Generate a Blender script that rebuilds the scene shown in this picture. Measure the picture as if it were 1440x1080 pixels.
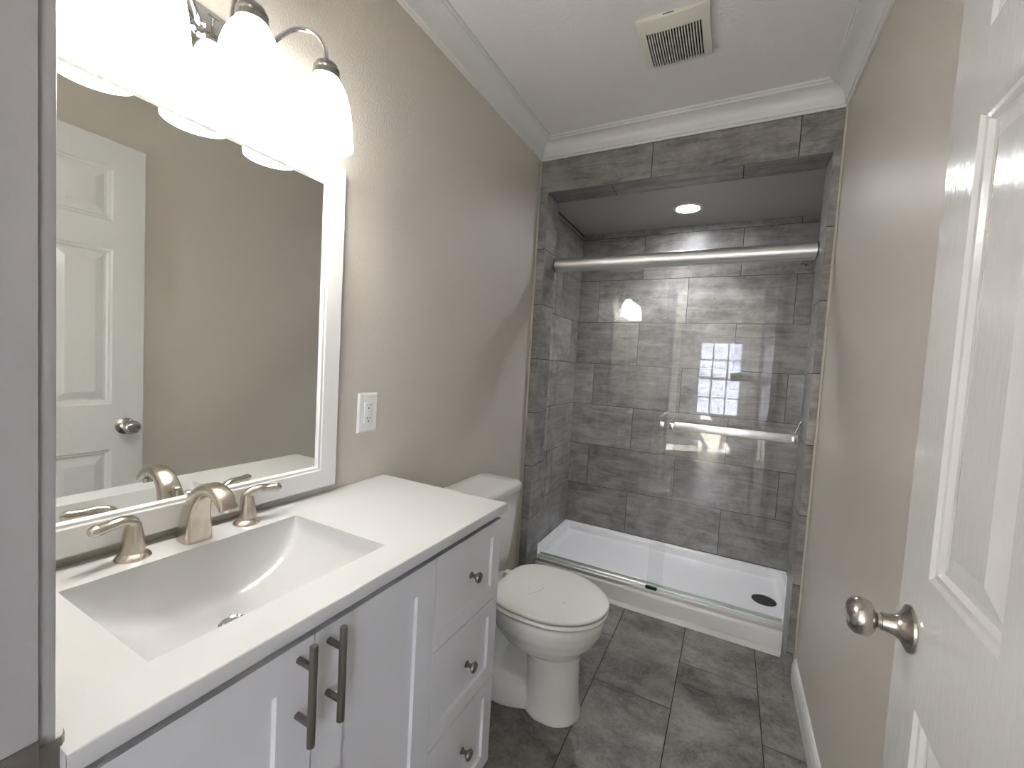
import bpy, bmesh, math, random
from mathutils import Vector, Matrix
random.seed(7)
for o in list(bpy.data.objects): bpy.data.objects.remove(o, do_unlink=True)
S = bpy.context.scene
COL = S.collection

# ---------------------------------------------------------------- camera
cam = bpy.data.cameras.new('camera'); camo = bpy.data.objects.new('camera', cam); COL.objects.link(camo)
RT = Vector((0.88542701, 0.46118437, 0.05768861)); UP = Vector((-0.07504934, 0.01937545, 0.99699157)); FW = Vector((-0.45867919, 0.88709276, -0.05176713))
M = Matrix((RT, UP, -FW)).transposed().to_4x4(); M.translation = Vector((0.98763, 0.0, 1.2580)); camo.matrix_world = M
cam.sensor_width = 36.0; cam.lens = 593.88 / 1440 * 36; cam.clip_start = 0.01; cam.clip_end = 100
S.camera = camo

# ---------------------------------------------------------------- world, sun, exposure
SKY = 9.0; SUN = 140.0; LAMP = 7.2; BULB = 36.0; DOWN = 65.0; SPOT = 3.0
w = bpy.data.worlds.new('world'); S.world = w; w.use_nodes = True
bg = w.node_tree.nodes['Background']; bg.inputs[0].default_value = (0.80, 0.87, 1.0, 1); bg.inputs[1].default_value = SKY
sl = bpy.data.lights.new('sun', 'SUN'); sl.energy = SUN; sl.angle = 0.009; sl.color = (1, 0.96, 0.9)
so = bpy.data.objects.new('sun', sl); COL.objects.link(so)
so.rotation_euler = Vector((0.55, -0.30, -0.83)).to_track_quat('-Z', 'Y').to_euler(); so.location = (-3, 2, 5)
S.view_settings.view_transform = 'Standard'; S.view_settings.look = 'None'
S.view_settings.exposure = 0.95; S.view_settings.gamma = 1.0; S.view_settings.use_curve_mapping = False

# ---------------------------------------------------------------- dimensions (metres)
W, H, Y0, Y1, YS, YB = 1.316, 2.424, 0.022, 0.137, 2.104, 2.997      # room width, height, doorway wall, tiled face, shower back
XL, XR, XI, XJ, ZH, ZC, YW = 0.05, 1.281, -0.04, 1.37, 2.169, 2.21, 2.262
TR, TL, TZ = 0.296, 0.593, 0.0984                                    # tile row, tile length, first joint height
DX0, DX1, DH = 0.445, 1.212, 2.045                                   # doorway
BX0, BX1, BY = -0.35, 2.3, -3.45                                     # bedroom beyond the doorway

# ---------------------------------------------------------------- material helpers
def mat(name):
    m = bpy.data.materials.new(name); m.use_nodes = True
    return m, m.node_tree, m.node_tree.nodes['Principled BSDF']
def node(t, kind, **kw):
    n = t.nodes.new(kind)
    for k, v in kw.items():
        if k in n.inputs: n.inputs[k].default_value = v
        else: setattr(n, k, v)
    return n
def noise(t, vec, scale, detail=3, rough=0.5, dist=0.0):
    n = node(t, 'ShaderNodeTexNoise'); n.inputs['Scale'].default_value = scale; n.inputs['Detail'].default_value = detail
    n.inputs['Roughness'].default_value = rough; n.inputs['Distortion'].default_value = dist
    t.links.new(vec, n.inputs['Vector']); return n.outputs['Fac']
def ramp(t, fac, stops):
    r = node(t, 'ShaderNodeValToRGB'); e = r.color_ramp.elements
    while len(e) < len(stops): e.new(0.5)
    for i, (p, c) in enumerate(stops): e[i].position = p; e[i].color = (c, c, c, 1) if not isinstance(c, tuple) else (*c, 1)
    t.links.new(fac, r.inputs[0]); return r.outputs[0]
def mix(t, a, b, f, mode='MIX'):
    n = node(t, 'ShaderNodeMix'); n.data_type = 'RGBA'; n.blend_type = mode
    for s, v in ((6, a), (7, b), (0, f)):
        if hasattr(v, 'links'): t.links.new(v, n.inputs[s])
        else: n.inputs[s].default_value = (*v, 1) if isinstance(v, tuple) else v
    return n.outputs[2]
def bump(t, p, h, strength, dist):
    b = node(t, 'ShaderNodeBump'); b.inputs['Strength'].default_value = strength; b.inputs['Distance'].default_value = dist
    t.links.new(h, b.inputs['Height']); t.links.new(b.outputs[0], p.inputs['Normal'])
def scaled(t, vec, s):
    n = node(t, 'ShaderNodeMapping'); n.inputs['Scale'].default_value = s; t.links.new(vec, n.inputs[0]); return n.outputs[0]
def coord(t, k='Object'): return node(t, 'ShaderNodeTexCoord').outputs[k]

def paint(name, col, rough=0.5, peel=0.0, psc=170, mott=0.04, spec=0.5):
    m, t, p = mat(name); v = coord(t)
    c2 = tuple(max(0, x * (1 - mott)) for x in col)
    t.links.new(mix(t, col, c2, noise(t, v, 3.5)), p.inputs['Base Color'])
    p.inputs['Roughness'].default_value = rough; p.inputs['Specular IOR Level'].default_value = spec
    if peel:
        a = ramp(t, noise(t, v, psc, 2, 0.45), [(0.45, 0.0), (0.62, 1.0)])
        bump(t, p, mix(t, a, noise(t, v, psc * 0.45, 2), 0.45), peel, 0.0015)
    return m
def wood_grain(name, col, rough):
    m, t, p = mat(name); v = coord(t); p.inputs['Base Color'].default_value = (*col, 1); p.inputs['Roughness'].default_value = rough
    g = noise(t, scaled(t, v, (1, 1, 0.16)), 130, 3, 0.55, 0.3)
    bump(t, p, mix(t, g, noise(t, v, 45, 2), 0.5), 0.45, 0.0016); return m
def metal(name, col, rough, brush=0.0):
    m, t, p = mat(name); v = coord(t)
    p.inputs['Metallic'].default_value = 1.0; p.inputs['Base Color'].default_value = (*col, 1)
    r = node(t, 'ShaderNodeMapRange'); t.links.new(noise(t, v, 60), r.inputs[0])
    r.inputs[3].default_value = rough * 0.85; r.inputs[4].default_value = rough * 1.2
    t.links.new(r.outputs[0], p.inputs['Roughness'])
    if brush: bump(t, p, noise(t, scaled(t, v, (1, 1, 40)), 90, 2), brush, 0.0004)
    return m
def tile_mat(name, lo, hi, rough, along=(1.6, 10), cloud=2.6, amt=0.55):
    m, t, p = mat(name); uv = coord(t, 'UV')
    streak = noise(t, scaled(t, uv, (along[0], along[1], 1)), 2.2, 8, 0.68, 0.8)
    fine = noise(t, scaled(t, uv, (along[0] * 4, along[1] * 6, 1)), 6.0, 5, 0.7)
    cl = noise(t, uv, cloud, 9, 0.68, 0.9)
    cl2 = noise(t, uv, 14.0, 7, 0.7, 0.6)
    f = mix(t, ramp(t, streak, [(0.40, 0.0), (0.60, 1.0)]), ramp(t, cl, [(0.40, 0.0), (0.62, 1.0)]), amt)
    f = mix(t, f, ramp(t, cl2, [(0.38, 0.0), (0.66, 1.0)]), 0.26); f = mix(t, f, ramp(t, fine, [(0.35, 0.0), (0.65, 1.0)]), 0.2)
    c = node(t, 'ShaderNodeValToRGB'); c.color_ramp.elements[0].color = (*lo, 1); c.color_ramp.elements[1].color = (*hi, 1)
    c.color_ramp.elements[0].position = 0.12; c.color_ramp.elements[1].position = 0.92
    t.links.new(f, c.inputs[0])
    at = node(t, 'ShaderNodeAttribute'); at.attribute_name = 'tone'
    hs = node(t, 'ShaderNodeMapRange'); t.links.new(at.outputs['Fac'], hs.inputs[0]); hs.inputs[3].default_value = 0.88; hs.inputs[4].default_value = 1.12
    t.links.new(mix(t, c.outputs[0], hs.outputs[0], 1.0, 'MULTIPLY'), p.inputs['Base Color'])
    p.inputs['Roughness'].default_value = rough; bump(t, p, fine, 0.12, 0.001)
    return m
def emit(name, col, s):
    m, t, p = mat(name); p.inputs['Base Color'].default_value = (*col, 1); p.inputs['Roughness'].default_value = 0.35
    p.inputs['Emission Color'].default_value = (*col, 1); p.inputs['Emission Strength'].default_value = s; return m
def glass(name, tint, f0=0.045):
    m, t, p = mat(name); t.nodes.remove(p); out = t.nodes['Material Output']
    g = node(t, 'ShaderNodeNewGeometry'); d = node(t, 'ShaderNodeVectorMath', operation='DOT_PRODUCT')
    t.links.new(g.outputs['Normal'], d.inputs[0]); t.links.new(g.outputs['Incoming'], d.inputs[1])
    def mth(op, a, b):
        n = node(t, 'ShaderNodeMath', operation=op)
        for i, v in enumerate((a, b)):
            if v is None: continue
            if hasattr(v, 'links'): t.links.new(v, n.inputs[i])
            else: n.inputs[i].default_value = v
        return n.outputs[0]
    c = mth('ABSOLUTE', d.outputs['Value'], None); k = mth('POWER', mth('SUBTRACT', 1.0, c), 5.0)
    fac = mth('ADD', mth('MULTIPLY', k, 1 - f0), f0)
    tr = node(t, 'ShaderNodeBsdfTransparent'); tr.inputs[0].default_value = (*tint, 1)
    gl = node(t, 'ShaderNodeBsdfGlossy'); gl.inputs['Roughness'].default_value = 0.0
    mx = node(t, 'ShaderNodeMixShader'); t.links.new(fac, mx.inputs[0]); t.links.new(tr.outputs[0], mx.inputs[1]); t.links.new(gl.outputs[0], mx.inputs[2])
    t.links.new(mx.outputs[0], out.inputs[0]); return m

M_WALL = paint('beige_wall_paint', (0.605, 0.562, 0.495), 0.42, 0.5)
M_WALLR = paint('beige_wall_paint_right', (0.605, 0.562, 0.495), 0.42, 0.16, 60)
M_CEIL = paint('ceiling_paint', (0.86, 0.85, 0.83), 0.45, 0.3, 110)
M_SHCEIL = paint('shaded_shower_ceiling_paint', (0.42, 0.40, 0.385), 0.42, 0.1)  # beige taken darker, the unlit look is put into the colour
M_TRIM = paint('white_trim_gloss', (0.76, 0.76, 0.75), 0.28)
M_JAMB = paint('shaded_door_frame_paint', (0.42, 0.405, 0.415), 0.32, 0.12, 60)  # white trim darkened, its shade is put into the colour
M_DOOR = wood_grain('white_door_gloss', (0.68, 0.675, 0.655), 0.16)
M_CAB = paint('white_cabinet_paint', (0.66, 0.66, 0.68), 0.38, 0.05, 300)
M_TOP = paint('white_cultured_marble', (0.60, 0.60, 0.60), 0.13, mott=0.01)
M_PORC = paint('white_porcelain', (0.71, 0.70, 0.675), 0.07, mott=0.01)
M_PAN = paint('white_acrylic', (0.80, 0.795, 0.80), 0.16, mott=0.015)
M_PLAST = paint('white_plastic', (0.80, 0.80, 0.78), 0.3, mott=0.0)
M_VENT = paint('ivory_plastic', (0.78, 0.765, 0.69), 0.35, mott=0.02)
M_BLACK = paint('black_rubber', (0.012, 0.012, 0.012), 0.6)
M_CAVSHADE = paint('cavity_shade', (0.012, 0.009, 0.011), 0.8)  # near black, stands in for shade behind the grille slots
M_GROUT = paint('dark_grout', (0.022, 0.021, 0.02), 0.9)
M_CAULK = paint('cream_caulk', (0.56, 0.53, 0.45), 0.5)
M_TILE = tile_mat('grey_cement_wall_tile', (0.115, 0.107, 0.103), (0.43, 0.408, 0.39), 0.36)
M_FTILE = tile_mat('grey_cement_floor_tile', (0.075, 0.069, 0.062), (0.37, 0.349, 0.318), 0.42, along=(3.5, 2.2), cloud=3.2, amt=0.6)
M_NICKEL = metal('brushed_nickel', (0.60, 0.55, 0.48), 0.24, 0.15)
M_KNOB = metal('satin_nickel', (0.52, 0.48, 0.44), 0.22)
M_DARKNI = metal('dark_nickel', (0.235, 0.215, 0.20), 0.32)
M_CHROME = metal('polished_chrome', (0.62, 0.62, 0.62), 0.07)
M_ALU = metal('satin_aluminium', (0.90, 0.90, 0.895), 0.40)
M_CUP = metal('darkened_chrome_cup', (0.40, 0.39, 0.37), 0.25)  # chrome darkened, its dark reflections are put into the base colour
M_BAR = metal('bright_satin_bar', (0.90, 0.90, 0.90), 0.34)
M_MIRROR = metal('mirror_silver', (0.88, 0.89, 0.87), 0.004)
M_DRAIN = metal('dark_drain_metal', (0.10, 0.10, 0.10), 0.45)
M_GLASS = glass('clear_glass', (0.988, 0.993, 0.991))
M_WGLASS = glass('window_glass', (0.97, 0.98, 0.98))
M_GEDGE = glass('glass_edge', (0.55, 0.75, 0.68))
M_SHADE = emit('lit_frosted_glass', (1.0, 0.985, 0.955), LAMP)
M_BULB = emit('lit_bulb_glass', (1.0, 0.985, 0.955), BULB)
M_LENS = emit('lit_downlight_lens', (0.93, 0.95, 1.0), DOWN)
M_BLIND = paint('white_blind_slat', (0.75, 0.76, 0.80), 0.4)
M_BWALL = paint('bedroom_wall_paint', (0.50, 0.46, 0.40), 0.6)
M_BFLOOR = paint('bedroom_floor_planks', (0.16, 0.15, 0.14), 0.25, mott=0.4)
M_LAWN = paint('outside_ground', (0.25, 0.24, 0.2), 0.9)

# ---------------------------------------------------------------- mesh helpers
ORG = {}
class MB:
    def __init__(s): s.v = []; s.f = []; s.m = []; s.uv = []; s.tone = []; s.sm = []
    def add(s, vs, fs, m=0, uvs=None, tone=0.5, smooth=False):
        b = len(s.v); s.v += [tuple(v) for v in vs]
        for i, f in enumerate(fs):
            s.f.append([b + k for k in f]); s.m.append(m); s.tone.append(tone); s.sm.append(smooth)
            s.uv.append(uvs[i] if uvs else None)
        return s
    def box(s, x0, x1, y0, y1, z0, z1, m=0, bev=0.0, seg=2):
        if not bev:
            vs = [(x, y, z) for x in (x0, x1) for y in (y0, y1) for z in (z0, z1)]
            return s.add(vs, [(0, 1, 3, 2), (4, 6, 7, 5), (0, 4, 5, 1), (2, 3, 7, 6), (0, 2, 6, 4), (1, 5, 7, 3)], m)
        bm = bmesh.new(); bmesh.ops.create_cube(bm, size=1)
        for v in bm.verts: v.co = Vector(((x0 + x1) / 2 + v.co.x * (x1 - x0), (y0 + y1) / 2 + v.co.y * (y1 - y0), (z0 + z1) / 2 + v.co.z * (z1 - z0)))
        bmesh.ops.bevel(bm, geom=bm.edges[:], offset=bev, segments=seg, profile=0.5, affect='EDGES'); return s.bm(bm, m, True)
    def bm(s, bm, m=0, smooth=True):
        bm.verts.index_update(); s.add([v.co for v in bm.verts], [[v.index for v in f.verts] for f in bm.faces], m, smooth=smooth); bm.free(); return s
    def loft(s, rings, m=0, cap0=True, cap1=True, smooth=True, closed=True):
        n = len(rings[0]); vs = [p for r in rings for p in r]; fs = []
        for i in range(len(rings) - 1):
            for j in range(n if closed else n - 1):
                k = (j + 1) % n; fs.append((i * n + j, i * n + k, (i + 1) * n + k, (i + 1) * n + j))
        if cap0: fs.append(tuple(range(n - 1, -1, -1)))
        if cap1: fs.append(tuple((len(rings) - 1) * n + j for j in range(n)))
        return s.add(vs, fs, m, smooth=smooth)
    def lathe(s, prof, c, axis=(0, 0, 1), n=32, m=0, caps=(True, True)):      # prof: (radius, height along the axis)
        a = Vector(axis).normalized(); u = a.orthogonal().normalized(); v = a.cross(u); c = Vector(c)
        return s.loft([[c + a * h + (u * math.cos(2 * math.pi * k / n) + v * math.sin(2 * math.pi * k / n)) * max(r, 1e-4) for k in range(n)] for r, h in prof], m, *caps)
    def tube(s, pts, r, n=14, m=0, sub=8, flat=None, up=None):               # smooth tube through points
        P = [Vector(p) for p in pts]; R = r if isinstance(r, (list, tuple)) else [r] * len(P); Q = []; RR = []
        for i in range(len(P) - 1):
            p0, p1, p2, p3 = P[max(i - 1, 0)], P[i], P[i + 1], P[min(i + 2, len(P) - 1)]
            for k in range(sub if sub else 1):
                t = k / (sub or 1); Q.append(0.5 * ((2 * p1) + (p2 - p0) * t + (2 * p0 - 5 * p1 + 4 * p2 - p3) * t * t + (3 * p1 - p0 - 3 * p2 + p3) * t ** 3) if sub else p1)
                RR.append((R[i], R[i + 1], t))
        Q.append(P[-1]); RR.append((R[-1], R[-1], 0)); rings = []; nrm = Vector(up) if up else None
        for i, q in enumerate(Q):
            d = (Q[min(i + 1, len(Q) - 1)] - Q[max(i - 1, 0)]).normalized()
            if nrm is None: nrm = d.orthogonal()
            nrm = (nrm - d * nrm.dot(d)).normalized(); b = d.cross(nrm); a0, a1, t = RR[i]
            if isinstance(a0, (list, tuple)): ra, rb = a0[0] + (a1[0] - a0[0]) * t, a0[1] + (a1[1] - a0[1]) * t
            else: ra = rb = a0 + (a1 - a0) * t
            rings.append([q + nrm * (ra * math.cos(2 * math.pi * k / n)) + b * (rb * math.sin(2 * math.pi * k / n)) for k in range(n)])
        return s.loft(rings, m)
    def tiles(s, o, u, v, n, U, V, rects, t=0.008, g=0.0016, back=0.010):    # tiles over a grout bed, in the plane (o, u, v) with normal n
        o, u, v, n = Vector(o), Vector(u), Vector(v), Vector(n)
        P = lambda a, b, h: o + u * a + v * b + n * h
        s.add([P(U[0], V[0], -0.0016), P(U[1], V[0], -0.0016), P(U[1], V[1], -0.0016), P(U[0], V[1], -0.0016)], [(0, 1, 2, 3)], 1)
        for (a0, a1, b0, b1) in rects:
            a0, a1, b0, b1 = (a0 + g if a0 > U[0] else U[0]), (a1 - g if a1 < U[1] else U[1]), (b0 + g if b0 > V[0] else V[0]), (b1 - g if b1 < V[1] else V[1])
            if a1 - a0 < 0.004 or b1 - b0 < 0.004: continue
            du, dv, to = random.uniform(0, 50), random.uniform(0, 50), random.random(); e = 0.0007
            vs = [P(a, b, h) for h, k in ((-t, 0), (-e, 0), (0, e)) for a, b in ((a0 + k, b0 + k), (a1 - k, b0 + k), (a1 - k, b1 - k), (a0 + k, b1 - k))]
            fs = [(8, 9, 10, 11)] + [(r * 4 + j, r * 4 + (j + 1) % 4, r * 4 + 4 + (j + 1) % 4, r * 4 + 4 + j) for r in (0, 1) for j in range(4)]
            q = [(a, b) for a, b in ((a0, b0), (a1, b0), (a1, b1), (a0, b1))]
            uv = [[(a + du, b + dv) for a, b in q]] + [[(q[j][0] + du, q[j][1] + dv), (q[(j + 1) % 4][0] + du, q[(j + 1) % 4][1] + dv)] * 2 for r in (0, 1) for j in range(4)]
            s.add(vs, fs, 0, uv, to)
        return s
    def panelface(s, O, A, B, N, w, h, panels, steps, m=0):                  # face with stepped (raised or sunk) panels
        O, A, B, N = Vector(O), Vector(A), Vector(B), Vector(N); P = lambda a, b, d=0: O + A * a + B * b + N * d
        xs = sorted({0, w, *[p[0] for p in panels], *[p[1] for p in panels]}); ys = sorted({0, h, *[p[2] for p in panels], *[p[3] for p in panels]})
        for i in range(len(xs) - 1):
            for j in range(len(ys) - 1):
                cx, cy = (xs[i] + xs[i + 1]) / 2, (ys[j] + ys[j + 1]) / 2
                if any(p[0] < cx < p[1] and p[2] < cy < p[3] for p in panels): continue
                s.add([P(xs[i], ys[j]), P(xs[i + 1], ys[j]), P(xs[i + 1], ys[j + 1]), P(xs[i], ys[j + 1])], [(0, 1, 2, 3)], m)
        for (a0, a1, b0, b1) in panels:
            prev = None
            for ins, d in [(0, 0)] + steps:
                r = [P(a0 + ins, b0 + ins, d), P(a1 - ins, b0 + ins, d), P(a1 - ins, b1 - ins, d), P(a0 + ins, b1 - ins, d)]
                if prev: s.add(prev + r, [(j, (j + 1) % 4, 4 + (j + 1) % 4, 4 + j) for j in range(4)], m)
                prev = r
            s.add(prev, [(0, 1, 2, 3)], m)
        return s
    def build(s, name, mats, parent=None, fix=True, autosmooth=35):
        me = bpy.data.meshes.new(name); off = ORG.get(parent, Vector((0, 0, 0))) if parent else Vector((0, 0, 0))
        me.from_pydata([Vector(v) - off for v in s.v], [], s.f); mats = mats if isinstance(mats, (list, tuple)) else [mats]
        for m in mats: me.materials.append(m)
        ul = me.uv_layers.new(name='UVMap'); at = me.attributes.new('tone', 'FLOAT', 'FACE')
        for p in me.polygons:
            p.material_index = s.m[p.index]; p.use_smooth = s.sm[p.index]; at.data[p.index].value = s.tone[p.index]
            if s.uv[p.index]:
                for k, li in enumerate(p.loop_indices): ul.data[li].uv = s.uv[p.index][k]
        if fix:
            bm = bmesh.new(); bm.from_mesh(me); bmesh.ops.recalc_face_normals(bm, faces=bm.faces[:]); bm.to_mesh(me); bm.free()
        if autosmooth and any(s.sm): me.set_sharp_from_angle(angle=math.radians(autosmooth))
        o = bpy.data.objects.new(name, me); COL.objects.link(o)
        if parent: o.parent = parent; ORG[o.name] = off; ORG[o] = off
        return o
def tag(o, label, cat, group=None, kind=None):
    o['label'] = label; o['category'] = cat
    if group: o['group'] = group
    if kind: o['kind'] = kind
    return o
def thing(name, label, cat, loc, group=None):
    o = bpy.data.objects.new(name, None); COL.objects.link(o); o.location = loc; o.empty_display_size = 0.05
    ORG[o] = Vector(loc); return tag(o, label, cat, group)
def struct(mb, name, mats, label, cat, **k):
    return tag(mb.build(name, mats, **k), label, cat, kind='structure')
def mirror_y(mb, y):
    mb.v = [(a, 2 * y - b, c) for a, b, c in mb.v]; return mb
def bond(U, V, z0, rowh, L, starts):     # running bond rects: starts = joint position of even and odd rows
    out = []; k0 = math.floor((V[0] - z0) / rowh) - 1
    for k in range(k0, math.ceil((V[1] - z0) / rowh) + 1):
        st = starts[k % 2]; a = st - math.ceil((st - U[0]) / L + 1) * L
        while a < U[1]: out.append((a, a + L, z0 + k * rowh, z0 + (k + 1) * rowh)); a += L
    return out

# ================================================================ ROOM SHELL
X, Y, Z = (1, 0, 0), (0, 1, 0), (0, 0, 1); NX, NY, NZ = (-1, 0, 0), (0, -1, 0), (0, 0, -1)
# floor: tile columns run along y, each 0.2955 wide
fl = MB(); fl.box(XI - 0.1, XJ + 0.1, Y0, YB, -0.12, -0.004, 1)
rc = []
for k, st in ((-2, 1.364 - 0.3), (-1, 1.364), (0, 1.650), (1, 1.349), (2, 1.655)):
    x = 0.584 + TR * k
    for j in range(-4, 4): rc.append((st + TL * j, st + TL * (j + 1), x, x + TR))
fl.tiles((0, 0, 0), Y, X, Z, (Y0, 2.262), (0.0, W), rc)
struct(fl, 'floor', [M_FTILE, M_GROUT], 'dark grey stone look floor tiles between the vanity and the shower', 'floor')
struct(MB().box(-0.1, 0, Y1, YS, -0.1, H + 0.1), 'wall_left', M_WALL, 'beige textured wall behind the vanity mirror and toilet', 'wall')
struct(MB().box(W, W + 0.1, Y1, YS, -0.1, H + 0.1), 'wall_right', M_WALLR, 'plain beige wall behind the open white door', 'wall')
wf = MB()
wf.box(BX0 - 0.1, DX0 - 0.02, Y0, Y1, -0.1, H + 0.1).box(DX1 + 0.02, BX1 + 0.1, Y0, Y1, -0.1, H + 0.1).box(DX0 - 0.02, DX1 + 0.02, Y0, Y1, DH + 0.02, H + 0.1)
struct(wf, 'wall_front', M_WALL, 'beige wall around the doorway the camera looks through', 'wall')
struct(MB().box(-0.1, W + 0.1, Y0, YS + 0.05, H, H + 0.1), 'ceiling', M_CEIL, 'pale painted bathroom ceiling with the fan grille', 'ceiling')
# tiled shower alcove
SH = (0.102 + TL / 2, 0.102)
b = MB(); b.box(XI - 0.1, XJ + 0.1, YB + 0.004, YB + 0.1, -0.1, H, 1); b.tiles((0, YB, 0), X, Z, NY, (XI, XJ), (0.03, ZC + 0.02), bond((XI, XJ), (0.03, ZC + 0.02), TZ, TR, TL, SH))
struct(b, 'wall_back', [M_TILE, M_GROUT], 'grey tiled back wall of the shower', 'wall')
b = MB(); b.box(XI - 0.1, XI - 0.004, YW, YB, -0.1, H, 1); b.tiles((XI, 0, 0), Y, Z, X, (YW, YB), (0.03, ZC - 0.012), bond((YW, YB), (0.03, ZC), TZ, TR, TL, (2.26, 2.625)))
struct(b, 'wall_shower_left', [M_TILE, M_GROUT], 'grey tiled left side wall inside the shower', 'wall')
b = MB(); b.box(XJ + 0.004, XJ + 0.1, YW, YB, -0.1, H, 1); b.tiles((XJ, 0, 0), Y, Z, NX, (YW, YB), (0.03, ZC), bond((YW, YB), (0.03, ZC), TZ, TR, TL, (2.26, 2.625)))
struct(b, 'wall_shower_right', [M_TILE, M_GROUT], 'grey tiled right side wall inside the shower with the shower head', 'wall')
for nm, xa, xb, xr, nn, lab in (('wall_wing_left', -0.1, XL, 0.0, X, 'narrow tiled return at the left edge of the shower opening'), ('wall_wing_right', XR, W + 0.1, XR, NX, 'narrow tiled return at the right edge of the shower opening')):
    b = MB(); lf = nm.endswith('left')
    b.box(xa if lf else XR + 0.004, XL - 0.004 if lf else xb, YS + 0.004, YW, -0.1, H, 1)
    U = (0.0, XL) if lf else (XR, W)
    b.tiles((0, YS, 0), X, Z, NY, U, (0, ZH), bond(U, (0, ZH), TZ, TR, 2.0, (-1.0, -1.0)))
    b.tiles((XL if lf else XR, 0, 0), Y, Z, X if lf else NX, (YS + 0.0085, YW), (0, ZH - 0.001), bond((YS + 0.0085, YW), (0, ZH), TZ, TR, 2.0, (1.5, 1.5)))
    struct(b, nm, [M_TILE, M_GROUT], lab, 'wall')
b = MB(); b.box(-0.1, W + 0.1, YS + 0.004, YW, ZH + 0.004, H + 0.1, 1)
b.tiles((0, YS, 0), X, Z, NY, (0, W), (ZH, H - 0.09), [(-0.01, 0.578, ZH, 2.5), (0.578, 1.165, ZH, 2.5), (1.165, 1.75, ZH, 2.5)])
b.tiles((0, 0, ZH), X, Y, NZ, (XL, XR), (YS + 0.0085, YW), [(-0.2, 0.384, YS, YW + .1), (0.384, 0.967, YS, YW + .1), (0.967, 1.56, YS, YW + .1)])
struct(b, 'wall_header', [M_TILE, M_GROUT], 'grey tiled header above the shower opening', 'wall')
struct(MB().box(XI - 0.1, XJ + 0.1, YW, YB + 0.1, ZC, ZC + 0.1), 'ceiling_shower', M_SHCEIL, 'beige painted ceiling inside the shower around the downlight, darkened as if unlit', 'ceiling')
# crown moulding with mitred corners
CP = [(0, -0.090), (0.007, -0.090), (0.009, -0.081), (0.014, -0.079), (0.016, -0.072)] + [(0.016 + 0.046 * (1 - math.cos(a)), -0.072 + 0.054 * math.sin(a)) for a in [i * math.pi / 14 for i in range(1, 8)]] + [(0.066, -0.016), (0.068, -0.010), (0.074, -0.009), (0.076, 0)]
def crown(f, name, label):
    struct(MB().loft([[f(d, 0, z) for d, z in CP] + [f(0, 0, 0)], [f(d, 1, z) for d, z in CP] + [f(0, 1, 0)]], smooth=True), name, M_TRIM, label, 'crown moulding', autosmooth=30)
e = 0.0005
crown(lambda d, t, z: (d + e, (Y1 + d) if t == 0 else (YS - d), H + z), 'trim_1', 'white crown moulding along the left wall')
crown(lambda d, t, z: ((d, W - d)[t], YS - d - e, H + z), 'trim_2', 'white crown moulding above the tiled shower header')
crown(lambda d, t, z: (W - d - e, (Y1 + d) if t == 0 else (YS - d), H + z), 'trim_3', 'white crown moulding along the right wall')
crown(lambda d, t, z: ((d, W - d)[t], Y1 + d + e, H + z), 'trim_4', 'white crown moulding over the doorway wall')
# caulk beads where paint meets tile
struct(MB().box(0.0, 0.008, YS - 0.012, YS - 0.0005, 0.0, H - 0.09, 0, 0.003), 'trim_5', M_CAULK, 'cream bead between left wall and shower tile', 'caulk bead')
struct(MB().box(W - 0.009, W, YS - 0.012, YS - 0.0005, 0.0, H - 0.09, 0, 0.003), 'trim_6', M_CAULK, 'cream bead between right wall and shower tile', 'caulk bead')
def base_run(x, sgn, y0, y1, name, label):
    pr = [(0, 0), (0.014, 0), (0.014, 0.062), (0.011, 0.070), (0.010, 0.080), (0.005, 0.089), (0, 0.092)]
    struct(MB().loft([[(x + sgn * d, y, z) for d, z in pr] for y in (y0, y1)], smooth=False), name, M_TRIM, label, 'baseboard')
base_run(W, -1, Y1 + 0.02, YS - 0.013, 'baseboard_right', 'white baseboard along the right wall')
base_run(0, 1, 1.035, YS - 0.013, 'baseboard_left', 'white baseboard behind the toilet')

# doorway frame: jambs, head and casing on the bathroom side
j = MB()
j.box(DX0 - 0.02, DX0, Y0 - 0.002, Y1 + 0.001, 0, DH, 0).box(DX1, DX1 + 0.02, Y0 - 0.002, Y1 + 0.001, 0, DH, 0).box(DX0 - 0.02, DX1 + 0.02, Y0 - 0.002, Y1 + 0.001, DH, DH + 0.02, 0)
j.box(DX0, DX0 + 0.011, 0.055, 0.092, 0, DH - 0.011, 0, 0.002).box(DX1 - 0.011, DX1, 0.055, 0.092, 0, DH - 0.011, 0, 0.002)
j.box(DX0 - 0.060, DX0 - 0.003, Y1 + 0.001, Y1 + 0.014, 0, DH + 0.06, 0, 0.003).box(DX1 + 0.003, DX1 + 0.055, Y1 + 0.001, Y1 + 0.014, 0, DH + 0.06, 0, 0.003).box(DX0 - 0.003, DX1 + 0.003, Y1 + 0.001, Y1 + 0.014, DH + 0.003, DH + 0.06, 0, 0.003)
struct(j, 'trim_7', M_JAMB, 'white door frame at the left edge of the view, shade toned into its paint', 'door frame')
t = thing('strike_plate', 'grey metal strike plate on the door frame at bottom left', 'strike plate', (DX0, 0.125, 0.855))
pl = MB(); pl.box(DX0, DX0 + 0.0022, 0.098, 0.1385, 0.8265, 0.884, 0, 0.0008)
zz = (0.835, 0.876)
arc = [(0.1385, 0.0022), (0.146, 0.0028), (0.1535, 0.0010), (0.1565, -0.0035), (0.1575, -0.0085)]
pl.loft([[(DX0 + dx + o2, y, z) for y, dx in arc] + [(DX0 + dx + o2 - 0.002, y, z) for y, dx in reversed(arc)] for z, o2 in ((zz[0], 0.0), (zz[1], 0.0))], smooth=True)
pl.build('plate', M_DARKNI, t)
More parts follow.
